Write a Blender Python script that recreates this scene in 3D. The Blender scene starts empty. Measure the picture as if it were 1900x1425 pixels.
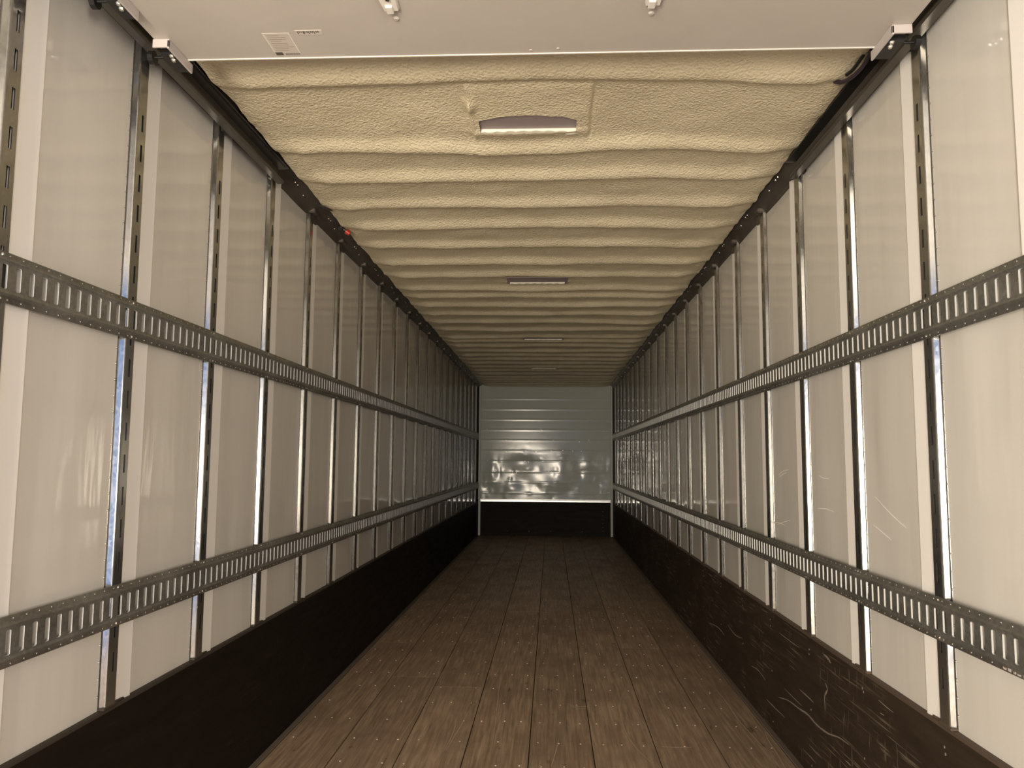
import bpy, bmesh, math, random
import numpy as np
from mathutils import Vector, Matrix

random.seed(7)
rng = np.random.default_rng(11)
C = bpy.context.scene.collection
SC = bpy.context.scene

# ------------------------------------------------------------------ camera
F_PX, YAW, PITCH, ROLL = 1460.2, 0.04964, 0.09693, 0.00697
CAM = Vector((0.1002, 0.0, 1.3807))
fw = Vector((-math.sin(YAW) * math.cos(PITCH), math.cos(YAW) * math.cos(PITCH), math.sin(PITCH)))
rt = Vector((math.cos(YAW), math.sin(YAW), 0))
up = rt.cross(fw)
r2 = rt * math.cos(ROLL) + up * math.sin(ROLL)
u2 = -rt * math.sin(ROLL) + up * math.cos(ROLL)
cam = bpy.data.cameras.new('camera')
cam.sensor_width = 36.0
cam.lens = F_PX / 1900 * 36.0
cam.clip_start = 0.02
co = bpy.data.objects.new('camera', cam)
C.objects.link(co)
m = Matrix.Identity(4)
for i in range(3):
    m[i][0], m[i][1], m[i][2], m[i][3] = r2[i], u2[i], -fw[i], CAM[i]
co.matrix_world = m
SC.camera = co

# ------------------------------------------------------------------ light
SC.view_settings.view_transform = 'Standard'
SC.view_settings.look = 'None'
SC.view_settings.gamma = 1.0
SC.view_settings.use_curve_mapping = False
SC.view_settings.exposure = 0.0

w = bpy.data.worlds.new('dock_surroundings')
SC.world = w
w.use_nodes = True
bg = w.node_tree.nodes['Background']
bg.inputs['Color'].default_value = (0.24, 0.46, 1.0, 1)
bg.inputs['Strength'].default_value = 1.35


def area(name, loc, target, sx, sy, power, col, spread=math.pi):
    l = bpy.data.lights.new(name, 'AREA')
    l.shape = 'RECTANGLE'
    l.size, l.size_y = sx, sy
    l.energy = power
    l.color = col
    l.spread = spread
    o = bpy.data.objects.new(name, l)
    C.objects.link(o)
    o.location = loc
    d = Vector(target) - Vector(loc)
    o.rotation_euler = d.to_track_quat('-Z', 'Y').to_euler()
    return o


# lamps of the loading dock behind the open rear end of the trailer
area('dock_lamp_warm', (-1.05, -2.7, 1.02), (0.25, 8, 1.25), 0.9, 1.6, 440, (1.0, 0.87, 0.69))
area('dock_lamp_side', (1.80, -2.7, 1.2), (-0.2, 8, 1.2), 0.5, 1.2, 130, (1.0, 0.86, 0.68))

# ------------------------------------------------------------------ materials


def mat(name, base=(0.5, 0.5, 0.5), rough=0.5, metal=0.0, spec=0.5):
    M = bpy.data.materials.new(name)
    M.use_nodes = True
    b = M.node_tree.nodes['Principled BSDF']
    b.inputs['Base Color'].default_value = (*base, 1)
    b.inputs['Roughness'].default_value = rough
    b.inputs['Metallic'].default_value = metal
    b.inputs['Specular IOR Level'].default_value = spec
    return M


class NT:
    def __init__(s, M):
        s.t = M.node_tree
        s.b = s.t.nodes['Principled BSDF']

    def n(s, kind, **kw):
        x = s.t.nodes.new(kind)
        for k, v in kw.items():
            setattr(x, k, v)
        return x

    def l(s, a, b):
        s.t.links.new(a, b)

    def pos(s, scale=(1, 1, 1), rot=(0, 0, 0), loc=(0, 0, 0)):
        g = s.n('ShaderNodeNewGeometry')
        mp = s.n('ShaderNodeMapping')
        mp.inputs['Scale'].default_value = scale
        mp.inputs['Rotation'].default_value = rot
        mp.inputs['Location'].default_value = loc
        s.l(g.outputs['Position'], mp.inputs['Vector'])
        return mp.outputs['Vector']

    def noise(s, vec, scale, detail=3, rough=0.5):
        x = s.n('ShaderNodeTexNoise')
        x.inputs['Scale'].default_value = scale
        x.inputs['Detail'].default_value = detail
        x.inputs['Roughness'].default_value = rough
        s.l(vec, x.inputs['Vector'])
        return x.outputs['Fac']

    def ramp(s, fac, stops):
        x = s.n('ShaderNodeValToRGB')
        e = x.color_ramp.elements
        while len(e) < len(stops):
            e.new(0.5)
        for el, (p, c) in zip(e, stops):
            el.position = p
            el.color = (*c, 1) if len(c) == 3 else c
        s.l(fac, x.inputs['Fac'])
        return x.outputs['Color']

    def mix(s, fac, a, b, mode='MIX'):
        x = s.n('ShaderNodeMix', data_type='RGBA', blend_type=mode)
        for sock, v in ((x.inputs[0], fac), (x.inputs[6], a), (x.inputs[7], b)):
            if hasattr(v, 'is_output'):
                s.l(v, sock)
            elif isinstance(v, (int, float)):
                sock.default_value = v
            else:
                sock.default_value = (*v, 1)
        return x.outputs[2]

    def math(s, op, a, b=0.0):
        x = s.n('ShaderNodeMath', operation=op)
        for sock, v in ((x.inputs[0], a), (x.inputs[1], b)):
            if hasattr(v, 'is_output'):
                s.l(v, sock)
            else:
                sock.default_value = v
        return x.outputs[0]

    def bump(s, h, strength=0.3, dist=0.01):
        x = s.n('ShaderNodeBump')
        x.inputs['Strength'].default_value = strength
        x.inputs['Distance'].default_value = dist
        s.l(h, x.inputs['Height'])
        s.l(x.outputs['Normal'], s.b.inputs['Normal'])

    def col(s, c):
        s.l(c, s.b.inputs['Base Color'])

    def rough(s, r):
        s.l(r, s.b.inputs['Roughness'])


g1 = (0, 0, 0)
W1 = (1, 1, 1)

# glossy white wall lining
M_panel = mat('white_glossy_lining', (0.68, 0.655, 0.60), 0.07)
t = NT(M_panel)
big = t.noise(t.pos((1, 3.0, 0.35)), 3.0, 2)
fine = t.noise(t.pos((1, 5.0, 0.5)), 5.0, 1)
t.col(t.ramp(t.noise(t.pos((1, 2.5, 0.5)), 2.2, 3), [(0.3, (0.655, 0.63, 0.575)), (0.75, (0.70, 0.68, 0.63))]))
t.bump(t.math('ADD', t.math('MULTIPLY', big, 1.0), t.math('MULTIPLY', fine, 0.35)), 0.10, 0.012)
M_strip = mat('white_lap_strip', (0.82, 0.80, 0.76), 0.5)
M_shell = mat('dark_outer_skin', (0.035, 0.033, 0.03), 0.8)

# galvanised steel
M_galv = mat('galvanised_steel', (0.42, 0.42, 0.40), 0.3, 0.9)
t = NT(M_galv)
v = t.n('ShaderNodeTexVoronoi')
v.inputs['Scale'].default_value = 130
t.l(t.pos((1, 1, 0.7)), v.inputs['Vector'])
st = t.noise(t.pos((1, 1, 0.25)), 7, 4)
t.col(t.mix(t.math('MULTIPLY', st, 0.9), t.ramp(v.outputs['Color'], [(0.1, (0.36, 0.36, 0.345)), (0.9, (0.45, 0.455, 0.445))]), (0.30, 0.29, 0.26)))
t.rough(t.ramp(v.outputs['Color'], [(0.0, (0.13,) * 3), (1.0, (0.18,) * 3)]))

M_track = mat('grey_steel_track', (0.24, 0.235, 0.21), 0.42, 0.75)
t = NT(M_track)
st = t.noise(t.pos((1, 1.2, 3)), 5, 5)
v = t.n('ShaderNodeTexVoronoi')
v.inputs['Scale'].default_value = 110
t.l(t.pos(), v.inputs['Vector'])
vv = t.ramp(v.outputs['Color'], [(0.1, (0.82,) * 3), (0.9, (1.12,) * 3)])
t.col(t.mix(1.0, t.ramp(st, [(0.3, (0.23, 0.23, 0.21)), (0.75, (0.34, 0.34, 0.315))]), vv, 'MULTIPLY'))
t.rough(t.ramp(st, [(0.3, (0.36,) * 3), (0.8, (0.52,) * 3)]))

M_bolt = mat('bright_zinc', (0.75, 0.74, 0.70), 0.25, 1.0)
M_screw = mat('painted_glint_screw', (0.72, 0.64, 0.54), 0.35, 0.2)  # pale, mostly non-metal tone paints in the glint of the heads
M_rivet = mat('dull_rivet', (0.30, 0.285, 0.255), 0.5, 0.6)
M_lip = mat('lit_galvanised_lip', (0.46, 0.455, 0.43), 0.5, 0.3)  # paler than the track: light caught by the slot lips painted in

M_rail = mat('dark_brown_rail', (0.10, 0.085, 0.07), 0.5, 0.55)
t = NT(M_rail)
st = t.noise(t.pos((1, 0.6, 1)), 6, 4)
t.col(t.ramp(st, [(0.3, (0.075, 0.064, 0.05)), (0.75, (0.15, 0.13, 0.11))]))
M_dtrack = mat('dark_steel_door_track', (0.15, 0.14, 0.12), 0.40, 0.8)
M_dtrack_in = mat('black_track_inner', (0.02, 0.02, 0.018), 0.5, 0.3)  # plain black for the hangers and the strip inside the tracks
M_black = mat('black_roller_steel', (0.012, 0.012, 0.012), 0.4, 0.2)

# sprayed foam
M_foam = mat('sprayed_foam', (0.66, 0.57, 0.38), 0.55)
t = NT(M_foam)
p = t.pos()
n1 = t.noise(t.pos((1, 0.75, 1)), 80, 2, 0.5)
n2 = t.noise(p, 150, 2, 0.5)
v = t.n('ShaderNodeTexVoronoi', feature='SMOOTH_F1')
v.inputs['Scale'].default_value = 105
t.l(p, v.inputs['Vector'])
h = t.math('ADD', t.math('MULTIPLY', n1, 0.8), t.math('MULTIPLY', v.outputs['Distance'], 0.9))
h = t.math('ADD', h, t.math('MULTIPLY', n2, 0.25))
t.bump(h, 0.62, 0.007)
t.col(t.ramp(t.noise(p, 3.0, 3), [(0.3, (0.67, 0.59, 0.41)), (0.75, (0.74, 0.66, 0.47))]))
M_foamcut = mat('cut_foam_edge', (0.80, 0.76, 0.64), 0.7)
M_mauve = mat('grey_roof_skin', (0.30, 0.245, 0.255), 0.45)

M_door = mat('off_white_door_skin', (0.50, 0.46, 0.41), 0.42)
t = NT(M_door)
t.col(t.ramp(t.noise(t.pos(), 4, 4), [(0.3, (0.485, 0.445, 0.395)), (0.8, (0.52, 0.48, 0.43))]))
t.bump(t.noise(t.pos(), 9, 3), 0.12, 0.01)
M_white = mat('white_painted_steel', (0.74, 0.70, 0.64), 0.45)
M_brk = mat('chipped_white_bracket', (0.50, 0.455, 0.43), 0.5)
M_paper = mat('faded_label_paper', (0.56, 0.505, 0.45), 0.6)
M_print = mat('faded_label_print', (0.33, 0.29, 0.25), 0.6)
M_printd = mat('dark_label_print', (0.10, 0.085, 0.07), 0.6)
M_red = mat('red_plastic', (0.45, 0.02, 0.012), 0.35)
M_purple = mat('dark_cable_sheath', (0.03, 0.02, 0.03), 0.4)
M_alu = mat('bright_aluminium_trim', (0.78, 0.78, 0.74), 0.3, 0.8)
M_corner = mat('pale_corner_trim', (0.42, 0.41, 0.38), 0.45, 0.1)

# wood floor
M_plank = []
for k, (a, b) in enumerate([((0.345, 0.245, 0.163), (0.52, 0.385, 0.268)), ((0.375, 0.27, 0.182), (0.55, 0.41, 0.29)), ((0.325, 0.232, 0.155), (0.49, 0.362, 0.25))]):
    M = mat('worn_oak_board', a, 0.5)
    t = NT(M)
    gr = t.noise(t.pos((26, 1.1, 1), loc=(k * 3.1, k * 7.7, 0)), 2.4, 6, 0.65)
    pt = t.noise(t.pos((2.2, 1.2, 1), loc=(k, 0, 0)), 1.6, 4, 0.6)
    c = t.ramp(gr, [(0.30, tuple(x * 0.50 for x in a)), (0.5, a), (0.68, b)])
    c = t.mix(t.ramp(pt, [(0.42, g1), (0.7, (0.7,) * 3)]), c, tuple(x * 0.66 for x in a))
    # pale scuffs along the boards
    sc = t.noise(t.pos((60, 1.6, 1), rot=(0, 0, 0.06), loc=(k * 1.3, 2, 0)), 1.5, 2)
    c = t.mix(t.ramp(sc, [(0.70, g1), (0.76, (0.35,) * 3)]), c, (0.62, 0.49, 0.36))
    # dark stains
    ds = t.noise(t.pos((5, 2.0, 1), loc=(k * 5.3, 0, 0)), 3.1, 3)
    c = t.mix(t.ramp(ds, [(0.68, g1), (0.75, (0.55,) * 3)]), c, (0.035, 0.022, 0.014))
    t.col(c)
    t.rough(t.ramp(pt, [(0.35, (0.44,) * 3), (0.75, (0.60,) * 3)]))
    t.bump(gr, 0.25, 0.003)
    M_plank.append(M)
M_sub = mat('dark_subfloor', (0.01, 0.008, 0.006), 0.9)
M_edge = mat('grey_floor_edge_steel', (0.17, 0.135, 0.11), 0.55, 0.15)

# dark plywood kick boards


def kick_mat(name, base, lite, amount):
    M = mat(name, base, 0.6, 0.0, 0.12)
    t = NT(M)
    n = t.noise(t.pos((1, 1.2, 9), rot=(0.12, 0, 0)), 2.6, 5, 0.65)
    s1 = t.noise(t.pos((1, 2.0, 60), rot=(0.22, 0, 0)), 1.6, 2)
    s2 = t.noise(t.pos((1, 14, 3)), 3.2, 3)
    msk = t.noise(t.pos((1, 1, 1.5)), 2.1, 2)
    c = t.mix(t.ramp(n, [(0.35, g1), (0.8, (1.0,) * 3)]), base, tuple(x * 1.7 for x in base))
    f = t.math('MULTIPLY', t.ramp(s1, [(0.58, g1), (0.68, W1)]), t.ramp(msk, [(0.46, g1), (0.6, W1)]))
    f2 = t.math('MULTIPLY', t.ramp(s2, [(0.60, g1), (0.68, W1)]), t.ramp(msk, [(0.48, g1), (0.58, W1)]))
    f = t.math('MULTIPLY', t.math('MAXIMUM', f, t.math('MULTIPLY', f2, 0.5)), amount)
    t.col(t.mix(f, c, lite))
    t.rough(t.ramp(n, [(0.3, (0.5,) * 3), (0.8, (0.7,) * 3)]))
    return M


M_kickL = kick_mat('shaded_plywood_lining', (0.009, 0.0065, 0.0045), (0.05, 0.04, 0.03), 0.35)  # darker copy: shade on the left side put into the colour
M_kickR = kick_mat('scuffed_lit_plywood', (0.030, 0.0215, 0.0150), (0.17, 0.135, 0.10), 1.0)  # scuffed, and lighter: light on the right side put into the colour
M_kickE = kick_mat('dark_front_plywood', (0.008, 0.006, 0.004), (0.05, 0.04, 0.03), 0.3)
M_kickTop = mat('worn_lit_brown_edge', (0.085, 0.06, 0.042), 0.6)  # right-hand edge, painted lighter for the light falling there
M_kickTopL = mat('shaded_brown_edge', (0.035, 0.026, 0.019), 0.6)  # left-hand copy with the shade painted into its brown
M_scr = mat('pale_scratch', (0.20, 0.165, 0.13), 0.7)
M_scrF = mat('pale_floor_scratch', (0.52, 0.40, 0.29), 0.6)
M_scrW = mat('white_scratch', (0.90, 0.88, 0.84), 0.5)

M_end = mat('glossy_front_lining', (0.50, 0.525, 0.46), 0.15, 0.0, 0.32)
t = NT(M_end)
t.bump(t.noise(t.pos((1, 1, 1.2)), 7, 2), 0.06, 0.006)

# ------------------------------------------------------------------ helpers


def link(name, me, M, parent=None):
    o = bpy.data.objects.new(name, me)
    C.objects.link(o)
    if M is not None and len(me.materials) == 0:
        me.materials.append(M)
    if parent is not None:
        o.parent = parent
    return o


def inst(name, src, parent, loc=(0, 0, 0)):
    o = src.copy()
    C.objects.link(o)
    o.name = name
    o.parent = parent
    o.location = loc
    for k in ('label', 'category', 'group'):
        if k in o:
            del o[k]
    return o


def empty(name, loc=(0, 0, 0)):
    o = bpy.data.objects.new(name, None)
    o.empty_display_size = 0.1
    C.objects.link(o)
    o.location = loc
    return o


def tag(o, label=None, cat=None, group=None, kind=None):
    if label:
        o['label'] = label
    if cat:
        o['category'] = cat
    if group:
        o['group'] = group
    if kind:
        o['kind'] = kind
    return o


def from_bm(name, bm, M, parent=None, smooth=False):
    me = bpy.data.meshes.new(name)
    bmesh.ops.recalc_face_normals(bm, faces=bm.faces)
    bm.to_mesh(me)
    bm.free()
    if smooth:
        for p in me.polygons:
            p.use_smooth = True
    return link(name, me, M, parent)


def pyd(name, vs, fs, M, parent=None, smooth=False):
    me = bpy.data.meshes.new(name)
    me.from_pydata([tuple(v) for v in vs], [], fs)
    me.update()
    if smooth:
        for p in me.polygons:
            p.use_smooth = True
    return link(name, me, M, parent)


def bx(bm, x0, x1, y0, y1, z0, z1, bev=0.0):
    r = bmesh.ops.create_cube(bm, size=1)
    vs = r['verts']
    bmesh.ops.scale(bm, vec=(x1 - x0, y1 - y0, z1 - z0), verts=vs)
    bmesh.ops.translate(bm, vec=((x0 + x1) / 2, (y0 + y1) / 2, (z0 + z1) / 2), verts=vs)
    if bev:
        es = list({e for v in vs for e in v.link_edges})
        bmesh.ops.bevel(bm, geom=es, offset=bev, segments=1, affect='EDGES')


def box(name, x0, x1, y0, y1, z0, z1, M, parent=None, bev=0.0):
    bm = bmesh.new()
    bx(bm, min(x0, x1), max(x0, x1), y0, y1, z0, z1, bev)
    return from_bm(name, bm, M, parent)


def extrude_y(prof, y0, y1, n=1):
    """open polyline profile [(x, z)] swept along y"""
    vs, fs = [], []
    k = len(prof)
    ys = np.linspace(y0, y1, n + 1)
    for y in ys:
        vs += [(x, y, z) for x, z in prof]
    for j in range(n):
        for i in range(k - 1):
            a = j * k + i
            fs.append((a, a + 1, a + k + 1, a + k))
    return vs, fs


def cyl(bm, c, axis, r, h, seg=10, r2=None):
    q = Vector((0, 0, 1)).rotation_difference(Vector(axis).normalized())
    M = Matrix.Translation(Vector(c)) @ q.to_matrix().to_4x4()
    bmesh.ops.create_cone(bm, cap_ends=True, segments=seg, radius1=r, radius2=r if r2 is None else r2, depth=h, matrix=M)


def heads(pts, axis, r, h, seg=6):
    """low rivet domes: a hexagon base and a smaller raised hexagon"""
    ax = Vector(axis).normalized()
    q = Vector((0, 0, 1)).rotation_difference(ax)
    e1, e2 = q @ Vector((1, 0, 0)), q @ Vector((0, 1, 0))
    vs, fs = [], []
    for p in pts:
        p = Vector(p)
        b = len(vs)
        for rr, hh in ((r, 0.0), (r * 0.6, h)):
            for i in range(seg):
                a = 2 * math.pi * i / seg
                vs.append(tuple(p + e1 * (rr * math.cos(a)) + e2 * (rr * math.sin(a)) + ax * hh))
        for i in range(seg):
            j = (i + 1) % seg
            fs.append((b + i, b + j, b + seg + j, b + seg + i))
        fs.append(tuple(b + seg + i for i in range(seg)))
    return vs, fs


def ribbon(pts, normal, wdt, lift):
    """thin raised mark following a polyline on a flat surface"""
    n = Vector(normal)
    P = [Vector(p) for p in pts]
    # smooth the polyline a little
    Q = []
    for i in range(len(P) - 1):
        p0 = P[max(i - 1, 0)]
        p1, p2 = P[i], P[i + 1]
        p3 = P[min(i + 2, len(P) - 1)]
        for s in range(5):
            u = s / 5
            Q.append(0.5 * ((2 * p1) + (p2 - p0) * u + (2 * p0 - 5 * p1 + 4 * p2 - p3) * u * u + (3 * p1 - p0 - 3 * p2 + p3) * u ** 3))
    Q.append(P[-1])
    vs, fs = [], []
    for i, q in enumerate(Q):
        d = (Q[min(i + 1, len(Q) - 1)] - Q[max(i - 1, 0)]).normalized()
        s = d.cross(n).normalized()
        e = math.sin(math.pi * (i + 0.3) / (len(Q) - 0.4))
        ww = wdt * (0.25 + 0.75 * max(e, 0)) * (0.75 + 0.5 * random.random())
        vs += [tuple(q + s * ww * 0.5), tuple(q + n * lift), tuple(q - s * ww * 0.5)]
        if i:
            a = (i - 1) * 3
            fs += [(a, a + 1, a + 4, a + 3), (a + 1, a + 2, a + 5, a + 4)]
    return vs, fs


# ------------------------------------------------------------------ dimensions
Y0, YE = -1.25, 14.74            # open rear end, front wall
SK = 1.27                        # wall lining
CR = 1.25                        # crown of the posts
ROOF = 2.775
PITCH_Y = 0.6096
YP = lambda k: 1.856 + PITCH_Y * k
KS = list(range(0, 21))
SCUFF = 0.6166

ORD = ['first', 'second', 'third', 'fourth', 'fifth', 'sixth', 'seventh', 'eighth', 'ninth', 'tenth', 'eleventh', 'twelfth',
       'thirteenth', 'fourteenth', 'fifteenth', 'sixteenth', 'seventeenth', 'eighteenth', 'nineteenth', 'twentieth', 'twenty-first', 'twenty-second']

# ------------------------------------------------------------------ floor
floor = box('floor', -1.30, 1.30, Y0, YE + 0.05, -0.12, -0.028, M_sub)
tag(floor, 'long floor of worn brown hardwood boards', kind='structure')
gap = 0.0048
cuts = {0: [6.1, 11.0], 1: [5.18, 9.9], 2: [4.95, 10.4], 3: [7.4], 4: [8.2, 12.0], 5: [6.6], 6: [6.05, 10.1], 7: [7.0]}
cuts[1] = [5.16, 9.9]
for i in range(8):
    x0 = -1.22 + 0.305 * i
    ys = [Y0] + cuts[i] + [YE]
    dz = random.uniform(-0.0010, 0.0006)
    for j in range(len(ys) - 1):
        box('plank', x0 + gap / 2, x0 + 0.305 - gap / 2, ys[j] + 0.0012, ys[j + 1] - 0.0012, -0.028, dz, M_plank[(i * 2 + j) % 3], floor, 0.0005)
for s in (-1, 1):
    box('edge_strip', s * 1.222, s * 1.262, Y0, YE, -0.028, 0.003, M_edge, floor, 0.002)
pts = []
for r in range(0, 34):
    y = 3.72 + 0.3048 * (r - 5)
    if y > YE - 0.2:
        break
    for i in range(8):
        for f in (0.16, 0.5, 0.84):
            if random.random() < 0.66:
                pts.append((-1.22 + 0.305 * (i + f) + random.uniform(-0.012, 0.012), y + random.uniform(-0.008, 0.008), -0.0012))
vs, fs = heads(pts, (0, 0, 1), 0.0056, 0.0026)
tag(pyd('screw_heads', vs, fs, M_screw, floor), kind='stuff')
for pl in ([[0.587, 5.036], [0.522, 4.822], [0.488, 4.568], [0.483, 4.341], [0.494, 4.138], [0.524, 3.954], [0.569, 3.799]],
           [[0.201, 4.654], [0.248, 4.617], [0.305, 4.621]], [[0.21, 4.623], [0.256, 4.581], [0.303, 4.578]],
           [[0.722, 5.083], [0.731, 4.838], [0.744, 4.586]], [[0.143, 4.089], [0.129, 3.927], [0.105, 3.717]],
           [[0.645, 4.012], [0.71, 4.008], [0.783, 4.012]], [[1.207, 4.274], [1.187, 4.138], [1.182, 4.0], [1.168, 3.789]],
           [[1.106, 5.093], [1.115, 4.8], [1.114, 4.386], [1.141, 3.997]],
           [[-0.343, 4.599], [-0.368, 4.228], [-0.397, 3.891]], [[-0.636, 4.874], [-0.631, 4.429], [-0.648, 4.034]],
           [[-0.221, 5.326], [-0.2, 4.609], [-0.18, 3.95]], [[-0.404, 4.388], [-0.393, 4.15], [-0.407, 3.868]]):
    vs, fs = ribbon([(x, y, 0.0006) for x, y in pl], (0, 0, 1), 0.004, 0.0005)
    pyd('scratch', vs, fs, M_scrF, floor)

# ------------------------------------------------------------------ side walls


def panel_mesh(side, seed):
    """a lining sheet between two posts, very slightly quilted"""
    r = np.random.default_rng(seed)
    y0, y1, z0, z1 = 0.006, PITCH_Y - 0.0640, 0.56, 2.765
    ny, nz = 14, 48
    a = r.uniform(-1, 1, 6)
    dents = [(r.uniform(0.05, 0.95), r.uniform(0.75, 1.85), r.uniform(0.03, 0.09), r.uniform(0.06, 0.25), r.uniform(-0.0022, 0.0022)) for _ in range(9)]
    vs, fs = [], []
    for i in range(nz + 1):
        for j in range(ny + 1):
            fy, fz = j / ny, i / nz
            e = math.sin(math.pi * fy)
            d = 0.0016 * e * (a[0] * math.sin(4.1 * fz + a[1] * 3) + a[2] * math.sin(9 * fz + a[3] * 3)) + 0.0008 * a[4] * math.sin(2 * math.pi * fy)
            zz = z0 + (z1 - z0) * fz
            yy = y0 + (y1 - y0) * fy
            for dy_, dz_, sy_, sz_, am in dents:
                d += am * min(1, 3 * e) * math.exp(-((yy - dy_ * (y1 - y0)) / sy_) ** 2 - ((zz - dz_) / sz_) ** 2)
            vs.append((side * (SK - d - 0.0004), y0 + (y1 - y0) * fy, z0 + (z1 - z0) * fz))
    for i in range(nz):
        for j in range(ny):
            q = i * (ny + 1) + j
            fs.append((q, q + 1, q + ny + 2, q + ny + 1))
    n = len(vs)
    # turned back edges give the sheet its thickness
    def turned(q, q2):
        b = len(vs)
        for w_ in (q, q2):
            vs.append(vs[w_])
        for w_ in (q2, q):
            vs.append((side * (SK + 0.003), vs[w_][1], vs[w_][2]))
        fs.append((b, b + 1, b + 2, b + 3))
    for i in (0, nz):
        for j in range(ny):
            turned(i * (ny + 1) + j, i * (ny + 1) + j + 1)
    for j in (0, ny):
        for i in range(nz):
            turned(i * (ny + 1) + j, (i + 1) * (ny + 1) + j)
    me = bpy.data.meshes.new('wall_panel')
    me.from_pydata(vs, [], fs)
    me.materials.append(M_panel)
    for p in me.polygons:
        p.use_smooth = p.index < nz * ny
    return me


walls = {}
for s, nm in ((-1, 'wall_left'), (1, 'wall_right')):
    wl = box(nm, s * 1.288, s * 1.34, Y0, YE + 0.05, -0.12, 2.95, M_shell)
    tag(wl, 'side wall lined with glossy white panels between the steel posts', kind='structure')
    walls[s] = wl
    pm = [panel_mesh(s, 3 + q + (10 if s > 0 else 0)) for q in range(5)]
    bm = bmesh.new()
    wedge = [(0.004, -0.001), (0.004, 0.0012), (0.102, 0.0105), (0.106, 0.0095), (0.106, -0.001)]
    lo = [bm.verts.new((s * (SK - u_), y_, 0.56)) for y_, u_ in wedge]
    hi = [bm.verts.new((s * (SK - u_), y_, 2.762)) for y_, u_ in wedge]
    bm.faces.new(lo)
    bm.faces.new(hi)
    for q in range(5):
        bm.faces.new((lo[q], lo[(q + 1) % 5], hi[(q + 1) % 5], hi[q]))
    strip0 = None
    for k in range(-5, 21):
        yk = YP(k)
        if k == 20:
            # last, narrower bay is closed by the front wall
            pass
        o = bpy.data.objects.new('wall_panel', pm[k % 5])
        C.objects.link(o)
        o.parent = wl
        o.location = (0, yk, 0)
        if strip0 is None:
            strip0 = from_bm('lap_strip', bm, M_strip, wl)
            strip0.location = (0, yk, 0)
        else:
            o = strip0.copy()
            C.objects.link(o)
            o.parent = wl
            o.location = (0, yk, 0)

for pl in ([[2.924, 1.261], [2.83, 1.221], [2.756, 1.193], [2.677, 1.168]], [[2.952, 1.16], [2.871, 1.138], [2.795, 1.117]],
           [[3.512, 1.326], [3.462, 1.315], [3.387, 1.314]], [[3.543, 1.181], [3.448, 1.186], [3.344, 1.179]],
           [[4.133, 1.315], [4.047, 1.337], [3.944, 1.345]], [[4.121, 1.305], [4.037, 1.324], [3.979, 1.331]],
           [[4.281, 1.065], [4.142, 1.073], [4.025, 1.068]], [[4.155, 1.065], [4.07, 1.081], [3.955, 1.099]]):
    vs, fs = ribbon([(SK - 0.0025, y, z) for y, z in pl], (-1, 0, 0), 0.0045, 0.0006)
    pyd('scratch', vs, fs, M_scrW, walls[1])

# ------------------------------------------------------------------ slotted posts


def post_meshes(side):
    """hat-section post; x = side*(SK-u); far edge of the crown at y = 0"""
    zb, zt = SCUFF - 0.0005, 2.752
    vs, fs = [], []

    def P(u, y, z):
        vs.append((side * (SK - u), y, z))
        return len(vs) - 1

    def strip(prof, za, zb_):
        a = [P(u, y, za) for u, y in prof]
        b = [P(u, y, zb_) for u, y in prof]
        for i in range(len(prof) - 1):
            fs.append((a[i], a[i + 1], b[i + 1], b[i]))
    near = [(-0.002, -0.0655), (0.0015, -0.0655), (0.0018, -0.0610), (0.0030, -0.0590)]
    # sloped near web and rounded corner on to the crown
    near += [(0.0160, -0.0533 if side < 0 else -0.0538), (0.0184, -0.0518), (0.0196, -0.0490), (0.0200, -0.0445)]
    far = [(0.0200, -0.0), (0.0185, 0.0018), (0.0035, 0.0052), (0.0022, 0.0065), (0.0022, 0.004)]
    strip(near, zb, zt)
    n_near = len(fs)
    strip(far, zb, zt)
    # crown with a column of upright slots
    ya, yb = -0.0445, 0.0
    sa, sb = -0.0285, -0.0165
    rows = []
    z = 2.480
    while z > 0.70:
        rows.append((z - 0.0285, z + 0.0285))
        z -= 0.1016
    rows = rows[::-1]
    U = 0.0200
    zc = zb

    def quad(y0, z0, y1, z1):
        fs.append((P(U, y0, z0), P(U, y1, z0), P(U, y1, z1), P(U, y0, z1)))
    for z0, z1 in rows:
        quad(ya, zc, yb, z0)
        quad(ya, z0, sa, z1)
        quad(sb, z0, yb, z1)
        ring = [(sa, z0), (sb, z0), (sb, z1), (sa, z1)]
        for i in range(4):
            (p0, q0), (p1, q1) = ring[i], ring[(i + 1) % 4]
            fs.append((P(U, p0, q0), P(U, p1, q1), P(U - 0.003, p1, q1), P(U - 0.003, p0, q0)))
        zc = z1
    quad(ya, zc, yb, zt)
    me = bpy.data.meshes.new('wall_post')
    me.from_pydata(vs, [], fs)
    me.materials.append(M_galv)
    for p in me.polygons:
        p.use_smooth = False
    # rivet column on the near flange
    pts = [(side * (SK - 0.0006), -0.0690, 0.66 + 0.0508 * i) for i in range(41)]
    rv, rf = heads(pts, (-side, 0, 0), 0.0036, 0.0030)
    mr = bpy.data.meshes.new('rivets')
    mr.from_pydata(rv, [], rf)
    mr.materials.append(M_rivet)
    return me, mr


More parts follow.
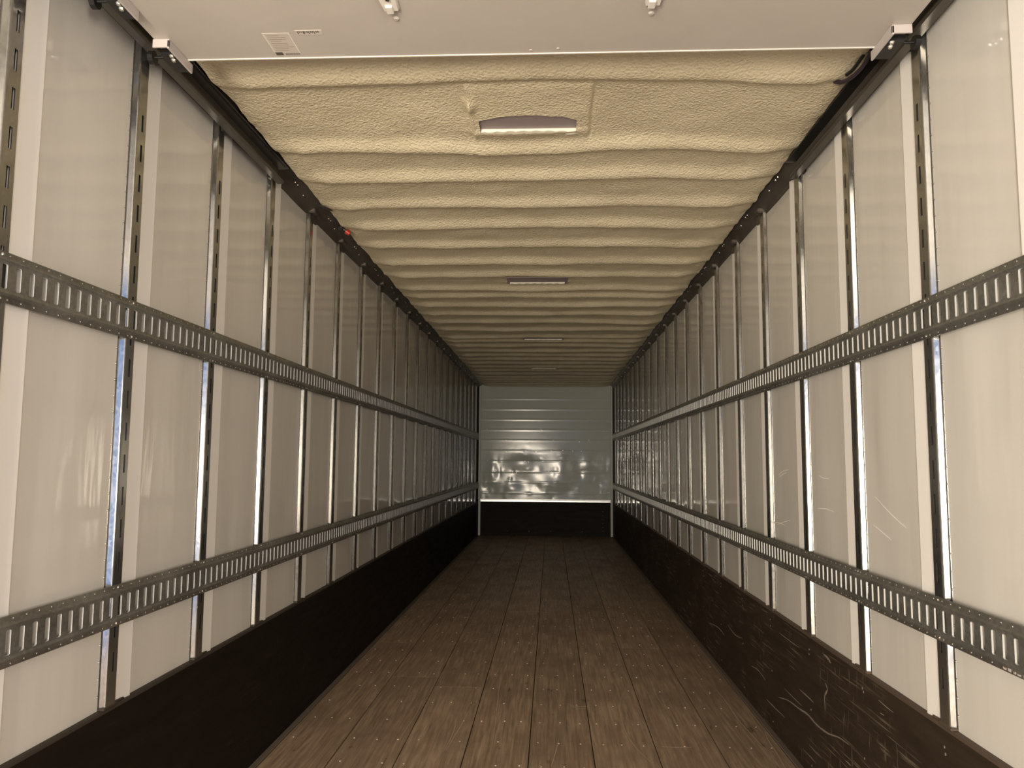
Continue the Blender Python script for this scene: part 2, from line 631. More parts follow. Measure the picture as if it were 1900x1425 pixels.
for s, sn in ((-1, 'left'), (1, 'right')):
    mp, mr = post_meshes(s)
    mcs = []
    for u_, ya_, yb_, h_ in ((0.0225, -0.066, 0.010, 0.008), (0.013, 0.0125, 0.070, 0.006)):
        bm = bmesh.new()
        bx(bm, *sorted((s * (SK + 0.001), s * (SK - u_))), ya_, yb_, SCUFF - 0.001, SCUFF + h_, 0.003)
        mc = bpy.data.meshes.new('foot_sealant')
        bmesh.ops.recalc_face_normals(bm, faces=bm.faces)
        bm.to_mesh(mc)
        bm.free()
        mc.materials.append(M_kickTop if s > 0 else M_kickTopL)
        mcs.append(mc)
    for k in KS:
        o = link('wall_post', mp, None)
        o.location = (0, YP(k), 0)
        nfar = 20 - k
        if k == 0:
            lab = ('slotted post cut off by the left edge of the photo, nearest the door' if s < 0 else
                   'slotted steel post just past the right edge of the photo on right wall')
        elif k <= 9:
            extra = {(-1, 1): ', blue sheen', (-1, 2): ', faint blue side', (1, 1): ', the widest'}.get((s, k), '')
            cnt = ORD[k] if s < 0 else ORD[k - 1]
            lab = f'galvanised slotted post, {cnt} in view from the door on {sn} wall{extra}'
        else:
            lab = f'thin far post on the {sn} wall, ' + ('last before the front wall' if nfar == 0 else f'{ORD[nfar]} back from the front wall')
        tag(o, lab, 'post', f'slotted posts along the {sn} wall')
        q = link('rivets', mr, None, o)
        tag(q, kind='stuff')
        for mc in mcs:
            link('foot_sealant', mc, None, o)

# ------------------------------------------------------------------ cargo tracks along the posts


def cargo_track(side, zc, label):
    y0, y1 = Y0 + 0.01, YE - 0.012
    vs, fs = [], []

    def P(w, y, z):
        vs.append((side * (CR - 0.0004 - w), y, zc + z))
        return len(vs) - 1

    def strip(prof):
        a = [P(w_, y0, z) for w_, z in prof]
        b = [P(w_, y1, z) for w_, z in prof]
        for i in range(len(prof) - 1):
            fs.append((a[i], a[i + 1], b[i + 1], b[i]))
    FZ = 0.0105
    top = [(0.0, 0.0635), (0.0030, 0.0632), (0.0030, 0.0475), (0.0052, 0.0460), (0.0118, 0.0440), (0.0128, 0.0418), (0.0124, 0.0392), (FZ, 0.0370), (FZ, 0.0325)]
    strip(top)
    strip([(w_, -z) for w_, z in top])
    nstrip = len(fs)
    pit, hw, hz = 0.0508, 0.0095, 0.0312
    y = y0
    n = int((y1 - y0) / pit)
    ZT = 0.0325
    lips = []

    def quad(ya, za, yb, zb):
        fs.append((P(FZ, ya, za), P(FZ, yb, za), P(FZ, yb, zb), P(FZ, ya, zb)))
    for i in range(n):
        a, b = y0 + i * pit, y0 + (i + 1) * pit
        if i == n - 1:
            b = y1
        c = a + pit / 2
        ch = 0.003
        oct_ = [(c - hw, -hz + ch), (c - hw + ch, -hz), (c + hw - ch, -hz), (c + hw, -hz + ch), (c + hw, hz - ch), (c + hw - ch, hz), (c - hw + ch, hz), (c - hw, hz - ch)]
        ids = [P(FZ, yy, zz) for yy, zz in oct_]
        A, B, C_, D = P(FZ, a, -ZT), P(FZ, b, -ZT), P(FZ, b, ZT), P(FZ, a, ZT)
        fs.extend([(A, ids[1], ids[0]), (A, B, ids[2], ids[1]), (B, ids[3], ids[2]), (B, C_, ids[4], ids[3]), (C_, ids[5], ids[4]), (C_, D, ids[6], ids[5]), (D, ids[7], ids[6]), (D, A, ids[0], ids[7])])
        back = [P(FZ - 0.0046, c + (yy - c) * 0.90, zz * 0.98) for yy, zz in oct_]
        for q in range(8):
            r = (q + 1) % 8
            lips.append(len(fs))
            fs.append((ids[q], ids[r], back[r], back[q]))
    root = pyd('cargo_track', vs, fs, M_track)
    for p in root.data.polygons:
        p.use_smooth = p.index < nstrip
    root.data.materials.append(M_lip)
    for q in lips:
        root.data.polygons[q].material_index = 1
    tag(root, label, 'track', 'slotted cargo tracks')
    pts = []
    for i in range(n):
        yy = y0 + (i + 0.5) * pit
        for zz in (0.0553, -0.0553):
            pts.append((side * (CR - 0.0034), yy + 0.0254, zc + zz))
    rv, rf = heads(pts, (-side, 0, 0), 0.0028, 0.0014)
    tag(pyd('rivets', rv, rf, M_rivet, root), kind='stuff')
    for k in KS[:12]:
        for zz in (0.0545, -0.0545):
            rv, rf = heads([(side * (CR - 0.0034), YP(k) - 0.024, zc + zz)], (-side, 0, 0), 0.0050, 0.0032, 8)
            pyd('bolt', rv, rf, M_bolt, root)
    return root


cargo_track(-1, 1.823, 'upper slotted steel cargo track running along the left wall, above its twin')
cargo_track(-1, 0.9235, 'lower slotted steel cargo track running along the left wall, above the dark kick board')
cargo_track(1, 1.823, 'upper slotted steel cargo track running along the right wall, above its twin')
ct = cargo_track(1, 0.9235, 'lower slotted steel cargo track on the right wall, above the scuffed kick board')
# worn ink marks along the bottom flange of that track
for i in range(7):
    yy = 2.10 - i * 0.021
    box('worn_mark', CR - 0.0040, CR - 0.0033, yy, yy + random.uniform(0.006, 0.017), 0.9235 - 0.0595, 0.9235 - 0.0595 + random.uniform(0.003, 0.008), M_brk, ct)

# ------------------------------------------------------------------ kick boards
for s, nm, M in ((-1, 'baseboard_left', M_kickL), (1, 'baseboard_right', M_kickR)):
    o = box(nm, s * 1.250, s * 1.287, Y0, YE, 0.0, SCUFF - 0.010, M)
    tag(o, 'dark plywood kick board along the foot of the wall', kind='structure')
    prof = [(s * 1.250, SCUFF - 0.010), (s * 1.2505, SCUFF - 0.006), (s * 1.2525, SCUFF - 0.002), (s * 1.256, SCUFF), (s * 1.287, SCUFF)]
    vs, fs = extrude_y(prof, Y0, YE, 1)
    pyd('worn_edge', vs, fs, M_kickTop if s > 0 else M_kickTopL, o, True)
    if s > 0:
        for pl, wd in (([[4.16, 0.203], [3.996, 0.235], [3.826, 0.248], [3.708, 0.26], [3.581, 0.254], [3.445, 0.265], [3.318, 0.291], [3.209, 0.3]], 0.009),
                       ([[4.06, 0.274], [3.906, 0.273], [3.784, 0.273]], 0.004), ([[4.119, 0.528], [3.948, 0.527], [3.801, 0.528]], 0.004),
                       ([[3.818, 0.338], [3.701, 0.339], [3.618, 0.337]], 0.006), ([[2.912, 0.554], [2.856, 0.55], [2.791, 0.548]], 0.004),
                       ([[4.394, 0.125], [4.239, 0.129], [4.061, 0.135]], 0.006), ([[3.46, 0.463], [3.437, 0.442], [3.474, 0.404], [3.47, 0.35]], 0.012),
                       ([[3.466, 0.578], [3.417, 0.573], [3.386, 0.562]], 0.013), ([[2.904, 0.513], [2.87, 0.515]], 0.004), ([[3.251, 0.227], [3.195, 0.228]], 0.006),
                       ([[5.3, 0.33], [5.1, 0.31], [4.9, 0.33]], 0.006), ([[5.9, 0.22], [5.6, 0.25], [5.4, 0.24]], 0.008), ([[4.7, 0.22], [4.55, 0.235], [4.4, 0.22]], 0.006)):
            vs, fs = ribbon([(1.2497, y, z) for y, z in pl], (-1, 0, 0), wd, 0.0006)
            pyd('scratch', vs, fs, M_scr, o)
        # pairs of screw heads
        pts = []
        for k in range(0, 20):
            for zz in (0.56, 0.535, 0.30, 0.06):
                pts.append((1.250, YP(k) - 0.02 + random.uniform(-0.01, 0.01), zz + random.uniform(-0.01, 0.01)))
        rv, rf = heads(pts, (-1, 0, 0), 0.005, 0.0015)
        tag(pyd('screw_heads', rv, rf, M_rivet, o), kind='stuff')

# ------------------------------------------------------------------ front wall
wall_end = box('wall_front', -1.30, 1.30, YE + 0.03, YE + 0.10, -0.12, 2.95, M_shell)
tag(wall_end, 'front wall of the trailer', kind='structure')
nx, nz = 130, 170
X = np.linspace(-1.245, 1.245, nx + 1)
Z = np.linspace(0.60, 2.80, nz + 1)
GX, GZ = np.meshgrid(X, Z)
D = np.zeros_like(GX)
# shallow lap lines every 19.5 cm and the dents left by freight
zl = 0.78
while zl < 2.7:
    D -= 0.0016 * np.exp(-((GZ - zl) / 0.012) ** 2)
    zl += 0.195
for (cx, cz, sx, sz, a) in [(-0.45, 1.34, .22, .12, -.018), (-0.40, 0.98, .20, .16, .016), (-1.0, 1.18, .09, .22, -.016), (-1.02, 0.86, .12, .12, .012),
                            (0.30, 1.25, .14, .30, -.014), (0.62, 1.15, .16, .25, .015), (0.78, 1.32, .12, .12, -.014), (0.92, 1.02, .16, .18, .014),
                            (0.05, 0.95, .18, .12, -.012), (-0.62, 0.86, .16, .10, -.014), (0.40, 0.80, .12, .08, .010), (1.1, 1.35, .08, .12, .013), (-0.2, 1.5, .2, .1, .007)]:
    D += 0.5 * a * np.exp(-((GX - cx) / sx) ** 2 - ((GZ - cz) / sz) ** 2)
low = np.clip((1.75 - GZ) / 0.5, 0.12, 1)
for q in range(120):
    cx, cz = rng.uniform(-1.2, 1.2), rng.uniform(0.65, 1.75)
    sx, sz = rng.uniform(.025, .07), rng.uniform(.025, .07)
    D += rng.uniform(-.0024, .0024) * low * np.exp(-((GX - cx) / sx) ** 2 - ((GZ - cz) / sz) ** 2)
vs = [(x, YE + 0.012 + d, z) for x, z, d in zip(GX.ravel(), GZ.ravel(), D.ravel())]
fs = [(j * (nx + 1) + i, j * (nx + 1) + i + 1, (j + 1) * (nx + 1) + i + 1, (j + 1) * (nx + 1) + i) for j in range(nz) for i in range(nx)]
ep = pyd('dented_lining', vs, fs, M_end, wall_end, True)
pts = [(random.uniform(-1.1, 1.1), YE + 0.004, random.choice([1.17, 1.36, 1.56, 1.75, 1.95]) + random.uniform(-.02, .02)) for _ in range(26)]
rv, rf = heads(pts, (0, -1, 0), 0.006, 0.004)
tag(pyd('rivets', rv, rf, M_bolt, wall_end), kind='stuff')
be = box('baseboard_front', -1.245, 1.245, YE - 0.02, YE + 0.03, 0.0, 0.622, M_kickE)
tag(be, 'dark plywood kick board across the front wall', kind='structure')
pts = [(x, YE - 0.02, 0.085) for x in (-0.7, -0.3, 0.1, 0.68)] + [(1.06, YE - 0.02, z) for z in (0.1, 0.17, 0.24, 0.31, 0.38, 0.45)]
rv, rf = heads(pts, (0, -1, 0), 0.006, 0.003)
tag(pyd('screw_heads', rv, rf, M_rivet, be), kind='stuff')
tr = box('trim_1', -1.215, 1.215, YE - 0.028, YE + 0.012, 0.618, 0.652, M_alu, None, 0.004)
box('upper_lip', -1.215, 1.215, YE - 0.022, YE + 0.012, 0.655, 0.668, M_alu, tr, 0.003)
tag(tr, 'bright aluminium strip across the front wall above the dark kick board', kind='structure')
for i, s in enumerate((-1, 1)):
    tr = box('trim_%d' % (2 + i), s * 1.200, s * 1.244, YE - 0.035, YE + 0.01, 0.0, 0.66, M_corner, None, 0.004)
    box('upper_strip', s * 1.212, s * 1.248, YE - 0.022, YE + 0.01, 0.66, 2.77, M_corner, tr, 0.003)
    tag(tr, 'pale corner strip of the front wall', kind='structure')

# ------------------------------------------------------------------ top rails
DZ = {-1: 0.010, 1: -0.012}
EDGE = {-1: -1.172, 1: 1.206}
for i, s in enumerate((-1, 1)):
    d = DZ[s]
    e = EDGE[s]
    prof = [(s * 1.272, 2.735 + d), (s * 1.266, 2.742 + d), (s * 1.262, 2.752 + d), (s * 1.235, 2.778), (e, 2.803), (e - s * 0.05, 2.83), (s * 1.286, 2.90), (s * 1.286, 2.735 + d), (s * 1.272, 2.735 + d)]
    n = 60
    vs, fs = extrude_y(prof, Y0, YE, 1)
    o = pyd('trim_%d' % (4 + i), vs, fs, M_rail)
    tag(o, 'dark sloping steel top rail where the wall meets the roof', kind='structure')
    pts = []
    a, b = Vector((s * 1.235, 0, 2.778)), Vector((e, 0, 2.803))
    nrm = Vector((-s * (b.z - a.z), 0, -abs(b.x - a.x))).normalized()
    for k in range(-1, 21):
        for dy in (0.16, 0.20, 0.34):
            q = a.lerp(b, 0.45 if dy < 0.3 else 0.2)
            pts.append((q.x + nrm.x * 0.0005, YP(k) + dy, q.z + nrm.z * 0.0005))
    rv, rf = heads(pts, nrm, 0.0050, 0.003)
    tag(pyd('rivets', rv, rf, M_bolt, o), kind='stuff')
    for k in range(4, 21):
        # folded clip that holds the head of each post to the rail
        box('post_clip', s * 1.268, s * 1.222, YP(k) - 0.056, YP(k) + 0.010, 2.748 + d, 2.776 + d, M_rail, o, 0.006)
        box('clip_tab', s * 1.268, s * 1.252, YP(k) + 0.010, YP(k) + 0.085, 2.715 + d, 2.770 + d, M_rail, o, 0.004)

# ------------------------------------------------------------------ ceiling of sprayed foam
RIBS = [2.71, 3.35, 3.72, 4.13, 4.51, 4.93, 5.38, 5.77, 6.21, 6.52, 6.91, 7.32, 7.75, 8.23, 8.73, 9.02, 9.39, 9.85, 10.26, 10.67, 11.09, 11.56, 12.0, 12.46, 12.98, 13.35, 13.70, 14.1, 14.5]
RIBS = [y + 0.02 for y in RIBS]
HOLES = [(-0.198, 0.203, 3.108, 3.190, 0.058), (-0.221, 0.206, 5.985, 6.035, 0.05), (-0.204, 0.226, 8.865, 8.905, 0.03), (-0.19, 0.18, 11.74, 11.78, 0.03)]


def ypatch(lo, hi, step):
    return list(np.arange(lo, hi, step))


ys = set(np.round(ypatch(Y0 + 0.02, 2.2, 0.12), 4)) | set(np.round(ypatch(2.2, 7.5, 0.0165), 4)) | set(np.round(ypatch(7.5, YE, 0.028), 4))
for h in HOLES:
    ys = {y for y in ys if abs(y - h[2]) > 0.006 and abs(y - h[3]) > 0.006} | {h[2], h[3]}
ys = np.array(sorted(ys | {YE + 0.01}))
xs = set(np.round(np.linspace(-1, 1, 101) * 1.0, 4))
for h in HOLES:
    xs |= {h[0], h[1]}
xs |= set(np.round(np.linspace(-0.26, -0.199, 16), 4)) | set(np.round(np.linspace(0.236, 0.292, 16), 4))
xn = np.array(sorted(xs))
xn = np.concatenate([np.linspace(-1.16, -1.005, 12), xn, np.linspace(1.005, 1.195, 13)])
GX, GY = np.meshgrid(xn, ys)


def wob(a, fr, seed, n=5):
    r = np.random.default_rng(seed)
    o = np.zeros_like(a)
    for i in range(n):
        o += np.sin(a * fr * r.uniform(.5, 1.6) + r.uniform(0, 6.28)) * r.uniform(.4, 1)
    return o / n


def wob2(x, y, fx, fy, seed, n=9):
    r = np.random.default_rng(seed)
    o = np.zeros_like(x)
    for i in range(n):
        o += np.sin(x * fx * r.uniform(-1.5, 1.5) + y * fy * r.uniform(-1.5, 1.5) + r.uniform(0, 6.28)) * r.uniform(.4, 1)
    return o / math.sqrt(n)


ZF = np.full_like(GX, ROOF)
for i, yr in enumerate(RIBS):
    xx = GX
    off = 0.018 * wob(xx, 2.6, 100 + i) + 0.008 * wob(xx, 9, 300 + i)
    # ribs sag back towards the walls, more on the right
    off += 0.05 * np.clip((xx - 0.55) / 0.35, 0, 1) ** 2 * (0.6 + 0.5 * math.sin(i * 1.7)) + 0.03 * np.clip((-xx - 0.75) / 0.35, 0, 1) ** 2
    for h in HOLES:
        if abs(yr - h[2]) < 0.42:
            g = np.exp(-((xx - (h[0] + h[1]) / 2) / 0.30) ** 4)
            sg = 1 if yr > h[2] else -1
            off += sg * 0.055 * g * (1 - abs(yr - h[2]) / 0.5)
    dd = GY - (yr + off)
    amp = 0.034 * (0.85 + 0.25 * wob(xx, 3.5, 500 + i))
    if i == 0:
        amp = amp * 1.0
    fall = np.clip((1.13 - np.abs(xx - 0.017)) / 0.10, 0.0, 1)
    amp = amp * (0.35 + 0.65 * fall)
    wdt = np.where(dd < 0, 0.070, 0.040)
    ZF -= amp * np.exp(-np.abs(dd / wdt) ** 2.3)
ZF -= 0.004 * wob2(GX, GY, 5, 6, 1) + 0.0022 * wob2(GX, GY, 16, 18, 2) + 0.0009 * wob2(GX, GY, 60, 60, 3)
# thicker patch sprayed round the first opening, with its seams
px0 = -0.225 + 0.012 * wob(GY, 22, 41)
px1 = 0.262 + 0.006 * wob(GY, 14, 42)
win = 1 / (1 + np.exp(-(GY - 2.80) / 0.014)) / (1 + np.exp((GY - 3.27) / 0.016))
inside = 1 / (1 + np.exp(-(GX - px0) / 0.003)) / (1 + np.exp((GX - px1) / 0.003)) * win
ZF -= 0.010 * inside
for p_, a_ in ((px0, 0.010), (px1, -0.010)):
    ZF -= a_ * np.exp(-((GX - p_) / 0.008) ** 2) * win
ZF -= 0.022 * np.exp(-((GX + 0.222) / 0.020) ** 2 - ((GY - 2.955) / 0.045) ** 2)
# foam climbs on to the rails in a ragged fillet
for s in (-1, 1):
    e = EDGE[s]
    dist = np.abs(GX - e)
    edge = np.exp(-(dist / 0.035) ** 2)
    ZF += 0.012 * edge + 0.005 * edge * wob(GY, 40, 60 + s)
GXX = GX.copy()
for s in (-1, 1):
    e = EDGE[s]
    edge = np.exp(-((GX - e) / 0.03) ** 2)
    GXX += edge * (0.007 * wob(GY, 11, 70 + s) + 0.004 * wob(GY, 45, 80 + s))
GYY = GY.copy()
for h in HOLES:
    xc, hw = (h[0] + h[1]) / 2, (h[1] - h[0]) / 2
    arch = np.clip(1 - ((GX - xc) / (hw * 1.02)) ** 2, 0, 1) ** 0.6
    wgt = np.exp(-((GY - h[2]) / 0.10) ** 2) * (GY <= h[2] + 1e-6)
    GYY -= h[4] * arch * wgt + 0.003 * wgt * np.sin(GX * 55)
    lip = np.exp(-((GY - h[3]) / 0.04) ** 2) * np.exp(-((GX - xc) / 0.24) ** 6) * (GY >= h[3] - 1e-6)
    ZF -= 0.012 * lip
nyc, nxc = GX.shape
vs = np.stack([GXX, GYY, ZF], -1).reshape(-1, 3)
fs = []
for j in range(nyc - 1):
    ym = (ys[j] + ys[j + 1]) / 2
    hh = [h for h in HOLES if h[2] < ym < h[3]]
    for i in range(nxc - 1):
        xm = (xn[i] + xn[i + 1]) / 2
        if hh and hh[0][0] < xm < hh[0][1]:
            continue
        a = j * nxc + i
        fs.append((a, a + nxc, a + nxc + 1, a + 1))
me = bpy.data.meshes.new('ceiling')
me.from_pydata(vs.tolist(), [], fs)
for p in me.polygons:
    p.use_smooth = True
ceil = link('ceiling', me, M_foam)
tag(ceil, 'ribbed roof coated in cream sprayed foam', kind='structure')
rs = box('roof_skin', -1.28, 1.28, Y0, YE + 0.1, 2.90, 2.96, M_shell, ceil)

# openings cut through the foam
hl = ['arched slot cut through the roof foam nearest the door, grey metal inside',
      'second slot in the roof foam from the door, mostly closed with a white lip',
      'third slot in the roof foam from the door, only its pale lip showing',
      'fourth slot in the roof foam, the faint arc nearest the front wall']
for h, lab in zip(HOLES, hl):
    root = empty('roof_slot', ((h[0] + h[1]) / 2, (h[2] + h[3]) / 2, 2.80))
    tag(root, lab, 'roof slot', 'slots in the roof foam')
    ox, oy, oz = root.location
    zp = 2.7715 if h is HOLES[0] else 2.7655
    n = 24
    xc, hw = ox, (h[1] - h[0]) / 2
    # grey plate above the slot
    box('backing_plate', h[0] - 0.02 - ox, h[1] + 0.02 - ox, h[2] - h[4] - 0.05 - oy, h[3] + 0.05 - oy, zp - oz, zp + 0.005 - oz, M_mauve, root)
    # far cut face, pale
    vs, fs = [], []
    for i in range(n + 1):
        x = h[0] + (h[1] - h[0]) * i / n
        bow = 0.010 * (1 - ((x - xc) / hw) ** 2)
        zb = 2.757 + 0.0025 * math.sin(i * 1.9) + bow * (0.5 if h is HOLES[0] else 0.25)
        vs += [(x - ox, h[3] + 0.001 - oy, 2.7748 - oz), (x - ox, h[3] + 0.003 - oy, zp - 0.0035 - oz + 0.0012 * math.sin(i * 2.3)), (x - ox, h[3] + 0.004 - oy, zb - oz), (x - ox, h[3] + 0.03 - oy, zb - 0.002 - oz)]
        if i:
            a = (i - 1) * 4
            fs += [(a + q, a + q + 1, a + q + 5, a + q + 4) for q in range(3)]
    pyd('cut_lip', vs, fs, M_foamcut, root)
    vs, fs = [], []
    for i in range(n + 1):
        x = h[0] + (h[1] - h[0]) * i / n
        arch = max(0, 1 - ((x - xc) / (hw * 1.02)) ** 2) ** 0.6
        y = h[2] - h[4] * arch - 0.003 * math.sin(x * 55)
        vs += [(x - ox, y - oy, 2.7685 - oz), (x - ox, y - 0.004 - oy, 2.7748 - oz)]
        if i:
            a = (i - 1) * 2
            fs.append((a, a + 1, a + 3, a + 2))
    for x in (h[0], h[1]):
        b = len(vs)
        vs += [(x - ox, h[2] - 0.01 - oy, 2.768 - oz), (x - ox, h[3] + 0.004 - oy, 2.768 - oz), (x - ox, h[3] + 0.004 - oy, 2.7748 - oz), (x - ox, h[2] - 0.01 - oy, 2.7748 - oz)]
        fs.append((b, b + 1, b + 2, b + 3))
    pyd('cut_rim', vs, fs, M_mauve, root)

# ------------------------------------------------------------------ roll-up door parked under the roof
DX0, DX1, DZB, DYE = -1.115, 1.150, 2.655, 2.362
door = empty('door_1', (0.0175, 2.0, DZB))
tag(door, 'off-white roll-up door parked flat under the roof', kind='structure')
ox, oy, oz = door.location


def dbox(name, x0, x1, y0, y1, z0, z1, M, parent=door, bev=0.0):
    return box(name, x0 - ox, x1 - ox, y0 - oy, y1 - oy, z0 - oz, z1 - oz, M, parent, bev)


dbox('door_section', DX0, DX1, 1.700, DYE, DZB, DZB + 0.024, M_door, bev=0.002)
dbox('door_section', DX0, DX1, 1.15, 1.694, DZB, DZB + 0.024, M_door, bev=0.002)
dbox('door_section', DX0, DX1, 0.58, 1.144, DZB, DZB + 0.024, M_door, bev=0.002)
dbox('door_section', DX0, DX1, 0.02, 0.574, DZB, DZB + 0.024, M_door, bev=0.002)
dbox('lit_edge_line', DX0, DX1, DYE - 0.002, DYE + 0.003, DZB - 0.0025, DZB + 0.022, M_white)  # whiter strip paints the lit line along the panel end
# hinge plates, the two whose ends show at the top of the picture
for hx in (-0.356, 0.378):
    bm = bmesh.new()
    z = DZB - oz
    vv = [(-0.030, 1.955), (0.030, 1.955), (0.022, 2.095), (-0.016, 2.095)]
    lo = [bm.verts.new((hx + a - ox, b - oy, z - 0.011)) for a, b in vv]
    hi = [bm.verts.new((hx + a * 1.15 - ox, b - oy + (0.004 if b > 2 else -0.004), z + 0.001)) for a, b in vv]
    bm.faces.new(lo)
    bm.faces.new(hi)
    for i in range(4):
        j = (i + 1) % 4
        bm.faces.new((lo[i], lo[j], hi[j], hi[i]))
    hg = from_bm('hinge', bm, M_white, door)
    dbox('hinge_tab', hx - 0.010, hx + 0.010, 2.066, 2.101, DZB - 0.0175, DZB - 0.009, M_white, hg, 0.002)
    bm = bmesh.new()
    cyl(bm, (hx + 0.004 - ox, 2.035 - oy, z - 0.013), (0, 0, -1), 0.006, 0.006, 8)
    from_bm('hinge_bolt', bm, M_bolt, hg)
    # dab of filler and a screw past the plate
    bm = bmesh.new()
    cyl(bm, (hx + 0.006 - ox, 2.150 - oy, z - 0.002), (0, 0, -1), 0.010, 0.005, 9, 0.006)
    from_bm('screw_dab', bm, M_door, door)
for hx, hy in ((0.035, 2.342), (0.12, 2.335)):
    bm = bmesh.new()
    cyl(bm, (hx - ox, hy - oy, DZB - oz - 0.001), (0, 0, -1), 0.006, 0.002, 8, 0.004)
    from_bm('screw_dab', bm, M_door, door)

# roller brackets at both edges
for s, bxs, bys in ((-1, (-1.118, -1.066), (2.235, 2.395)), (1, (1.092, 1.150), (2.235, 2.39)), (-1, (-1.125, -1.080), (1.95, 2.085))):
    x0, x1 = bxs
    y0, y1 = bys
    xi = x1 if s < 0 else x0        # inner side
    xo = x0 if s < 0 else x1
    bm = bmesh.new()
    bx(bm, x0 - ox, x1 - ox, y0 - oy, y1 - oy, DZB - 0.004 - oz, DZB - oz, 0.001)
    a, b = sorted((xi, xi - 0.006 * (1 if s < 0 else -1)))
    bx(bm, a - ox, b - ox, y0 - oy, y1 - oy, DZB - 0.030 - oz, DZB - 0.0035 - oz, 0.001)
    bx(bm, x0 - ox, x1 - ox, y0 - oy, y0 + 0.006 - oy, DZB - 0.026 - oz, DZB - 0.0035 - oz, 0.001)
    br = from_bm('roller_bracket', bm, M_brk, door)
    bm = bmesh.new()
    a, b = sorted((xo + 0.004 * s, xi + 0.008 * s))
    bx(bm, a - ox, b - ox, y0 + 0.045 - oy, y1 + 0.008 - oy, DZB - 0.022 - oz, DZB - 0.0055 - oz, 0.003)
    from_bm('roller_holder', bm, M_black, br)
    for q, yy in enumerate((y0 + 0.060, y0 + 0.085)):
        bm = bmesh.new()
        cyl(bm, ((x0 + x1) / 2 - 0.006 * s * (1 - q) - ox, yy - oy, DZB - 0.024 - oz), (0, 0, -1), 0.0095, 0.007, 10, 0.006)
        from_bm('bolt', bm, M_bolt, br)
    bm = bmesh.new()
    cyl(bm, (xo + 0.030 * s - ox, y1 - 0.04 - oy, DZB + 0.006 - oz), (1, 0, 0), 0.005, 0.07, 8)
    from_bm('axle', bm, M_black, br)
    bm = bmesh.new()
    cyl(bm, (xo + 0.062 * s - ox, y1 - 0.04 - oy, DZB + 0.006 - oz), (1, 0, 0), 0.021, 0.016, 14)
    from_bm('roller', bm, M_black, br)

# paper labels on the door
st = dbox('sticker', -0.772, -0.688, 2.216, 2.346, DZB - 0.0008, DZB + 0.0005, M_paper)
for i in range(9):
    y = 2.226 + i * 0.0108
    ww = random.uniform(0.030, 0.066)
    dbox('print_line', -0.762, -0.762 + ww, y, y + 0.0030, DZB - 0.0011, DZB - 0.0006, M_print, st)
dbox('print_block', -0.769, -0.746, 2.325, 2.342, DZB - 0.0011, DZB - 0.0006, M_printd, st)
for i in range(11):
    dbox('print_bar', -0.738 + i * 0.0042, -0.7355 + i * 0.0042 - 0.0005 * (i % 2), 2.331, 2.341, DZB - 0.0011, DZB - 0.0006, M_printd, st)
dbox('print_margin', -0.6925, -0.6890, 2.220, 2.330, DZB - 0.0011, DZB - 0.0006, M_white, st)
dbox('print_margin', -0.7715, -0.7680, 2.222, 2.322, DZB - 0.0011, DZB - 0.0006, M_white, st)
st = dbox('sticker', -0.668, -0.586, 2.203, 2.228, DZB - 0.0008, DZB + 0.0005, M_paper)
for i in range(12):
    a = -0.662 + i * 0.0056
    dbox('print_bar', a, a + random.uniform(0.0018, 0.0044), 2.207, 2.215 if i % 3 else 2.222, DZB - 0.0011, DZB - 0.0006, M_printd, st)

# door tracks
for s, xo, lab in ((-1, -1.221, 'dark steel door track high on the left wall, holding the roll-up door rollers'),
                   (1, 1.247, 'dark steel door track high on the right wall, holding the roll-up door rollers')):
    i = -s
    prof = [(xo + i * 0.032, 2.716), (xo + i * 0.034, 2.708), (xo + i * 0.030, 2.701), (xo + i * 0.003, 2.699), (xo, 2.703), (xo, 2.770), (xo + i * 0.004, 2.774), (xo + i * 0.055, 2.776)]
    vs, fs = extrude_y(prof, Y0 + 0.1, 3.625, 1)
    o = pyd('door_track', vs, fs, M_dtrack)
    md = o.modifiers.new('sheet', 'SOLIDIFY')
    md.thickness = 0.002
    tag(o, lab, 'door track', 'door tracks under the roof')
    # hanger brackets
    for yb in (2.48, 3.05, 3.58):
        bm = bmesh.new()
        bx(bm, *sorted((xo - i * 0.0015, xo - i * 0.028)), yb - 0.02, yb + 0.02, 2.71, 2.76, 0.003)
        from_bm('hanger', bm, M_dtrack_in, o)
    bm = bmesh.new()
    bx(bm, *sorted((xo + i * 0.0025, xo + i * 0.052)), Y0 + 0.1, 3.60, 2.7735, 2.7745)
    from_bm('black_inner_strip', bm, M_dtrack_in, o)  # thin black strip under the top flange

# ------------------------------------------------------------------ small things at the top rails
r = empty('red_cap', (-1.138, 4.63, 2.757))
tag(r, 'small red plastic cap on a black stub, beside the left top rail', 'cap')
bm = bmesh.new()
cyl(bm, (0, 0, 0), (0.8, 0.2, -0.55), 0.017, 0.030, 12, 0.013)
bmesh.ops.bevel(bm, geom=list(bm.edges), offset=0.002, segments=1, affect='EDGES')
from_bm('cap_body', bm, M_red, r)
bm = bmesh.new()
cyl(bm, (-0.026, -0.015, 0.017), (0.8, 0.2, -0.55), 0.009, 0.042, 8)
from_bm('black_stub', bm, M_black, r)
box('black_base', -0.055, -0.02, -0.03, 0.002, 0.012, 0.026, M_black, r, 0.003)

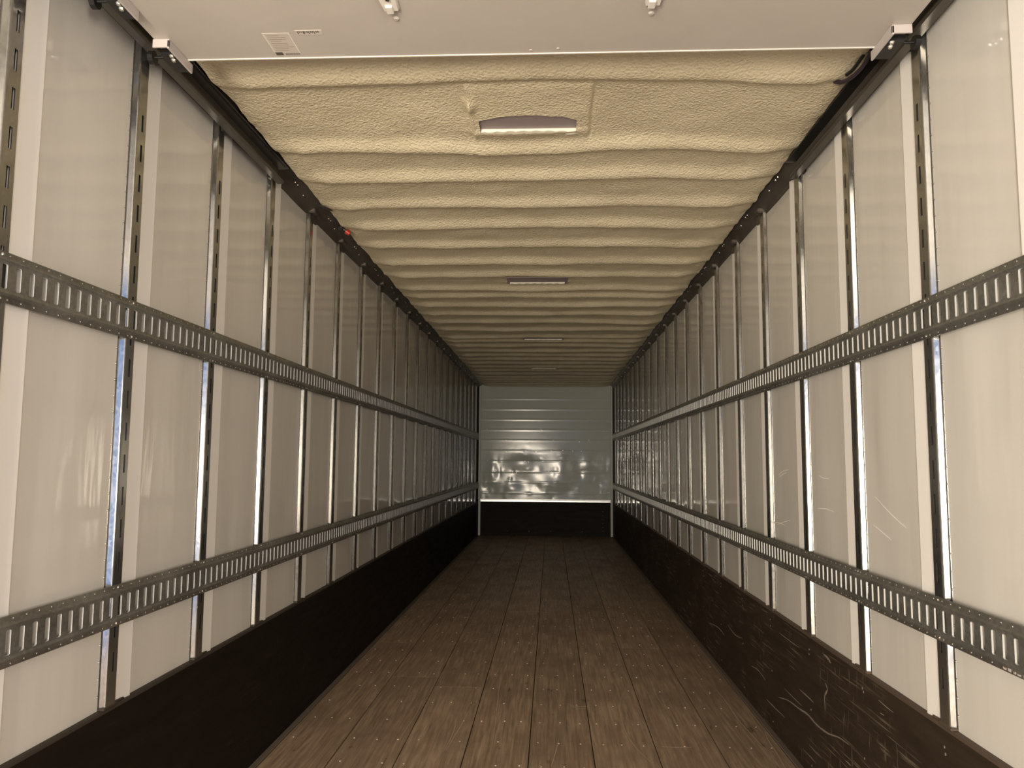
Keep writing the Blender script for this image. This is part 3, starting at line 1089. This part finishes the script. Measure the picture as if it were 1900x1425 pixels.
bm = bmesh.new()
vv = [(-0.03, -0.035, 0.004), (0.006, -0.028, -0.006), (0.03, 0.045, -0.002), (-0.012, 0.03, 0.006)]
lo = [bm.verts.new(v) for v in vv]
hi = [bm.verts.new((v[0] - 0.004, v[1], v[2] + 0.010)) for v in vv]
bm.faces.new(lo)
bm.faces.new(hi)
for q in range(4):
    bm.faces.new((lo[q], lo[(q + 1) % 4], hi[(q + 1) % 4], hi[q]))
o = from_bm('tape_scrap', bm, M_black)
o.location = (-1.146, 4.17, 2.756)
tag(o, 'torn scrap of black tape at the foam edge by left top rail', 'tape')


def tube(name, pts, rad, M, parent=None, seg=8):
    P = [Vector(p) for p in pts]
    Q = []
    for i in range(len(P) - 1):
        p0, p1, p2, p3 = P[max(i - 1, 0)], P[i], P[i + 1], P[min(i + 2, len(P) - 1)]
        for s_ in range(6):
            u = s_ / 6
            Q.append(0.5 * ((2 * p1) + (p2 - p0) * u + (2 * p0 - 5 * p1 + 4 * p2 - p3) * u * u + (3 * p1 - p0 - 3 * p2 + p3) * u ** 3))
    Q.append(P[-1])
    vs, fs = [], []
    for i, q in enumerate(Q):
        d = (Q[min(i + 1, len(Q) - 1)] - Q[max(i - 1, 0)]).normalized()
        a = d.orthogonal().normalized() if i == 0 else (a - d * a.dot(d)).normalized()
        b = d.cross(a)
        for k in range(seg):
            an = 2 * math.pi * k / seg
            vs.append(tuple(q + (a * math.cos(an) + b * math.sin(an)) * rad))
        if i:
            for k in range(seg):
                k2 = (k + 1) % seg
                fs.append(((i - 1) * seg + k, (i - 1) * seg + k2, i * seg + k2, i * seg + k))
    fs.append(tuple(range(seg)))
    fs.append(tuple(len(vs) - seg + k for k in range(seg)))
    return pyd(name, vs, fs, M, parent, True)


o = tube('cable', [(1.186, 2.605, 2.775), (1.180, 2.66, 2.752), (1.166, 2.72, 2.742), (1.148, 2.775, 2.748), (1.138, 2.82, 2.772)], 0.0075, M_purple)
tag(o, 'short dark cable looping out of the foam beside the right top rail', 'cable')
o = tube('cable_end', [(1.172, 2.64, 2.777), (1.158, 2.70, 2.757), (1.150, 2.74, 2.757)], 0.006, M_black, o)
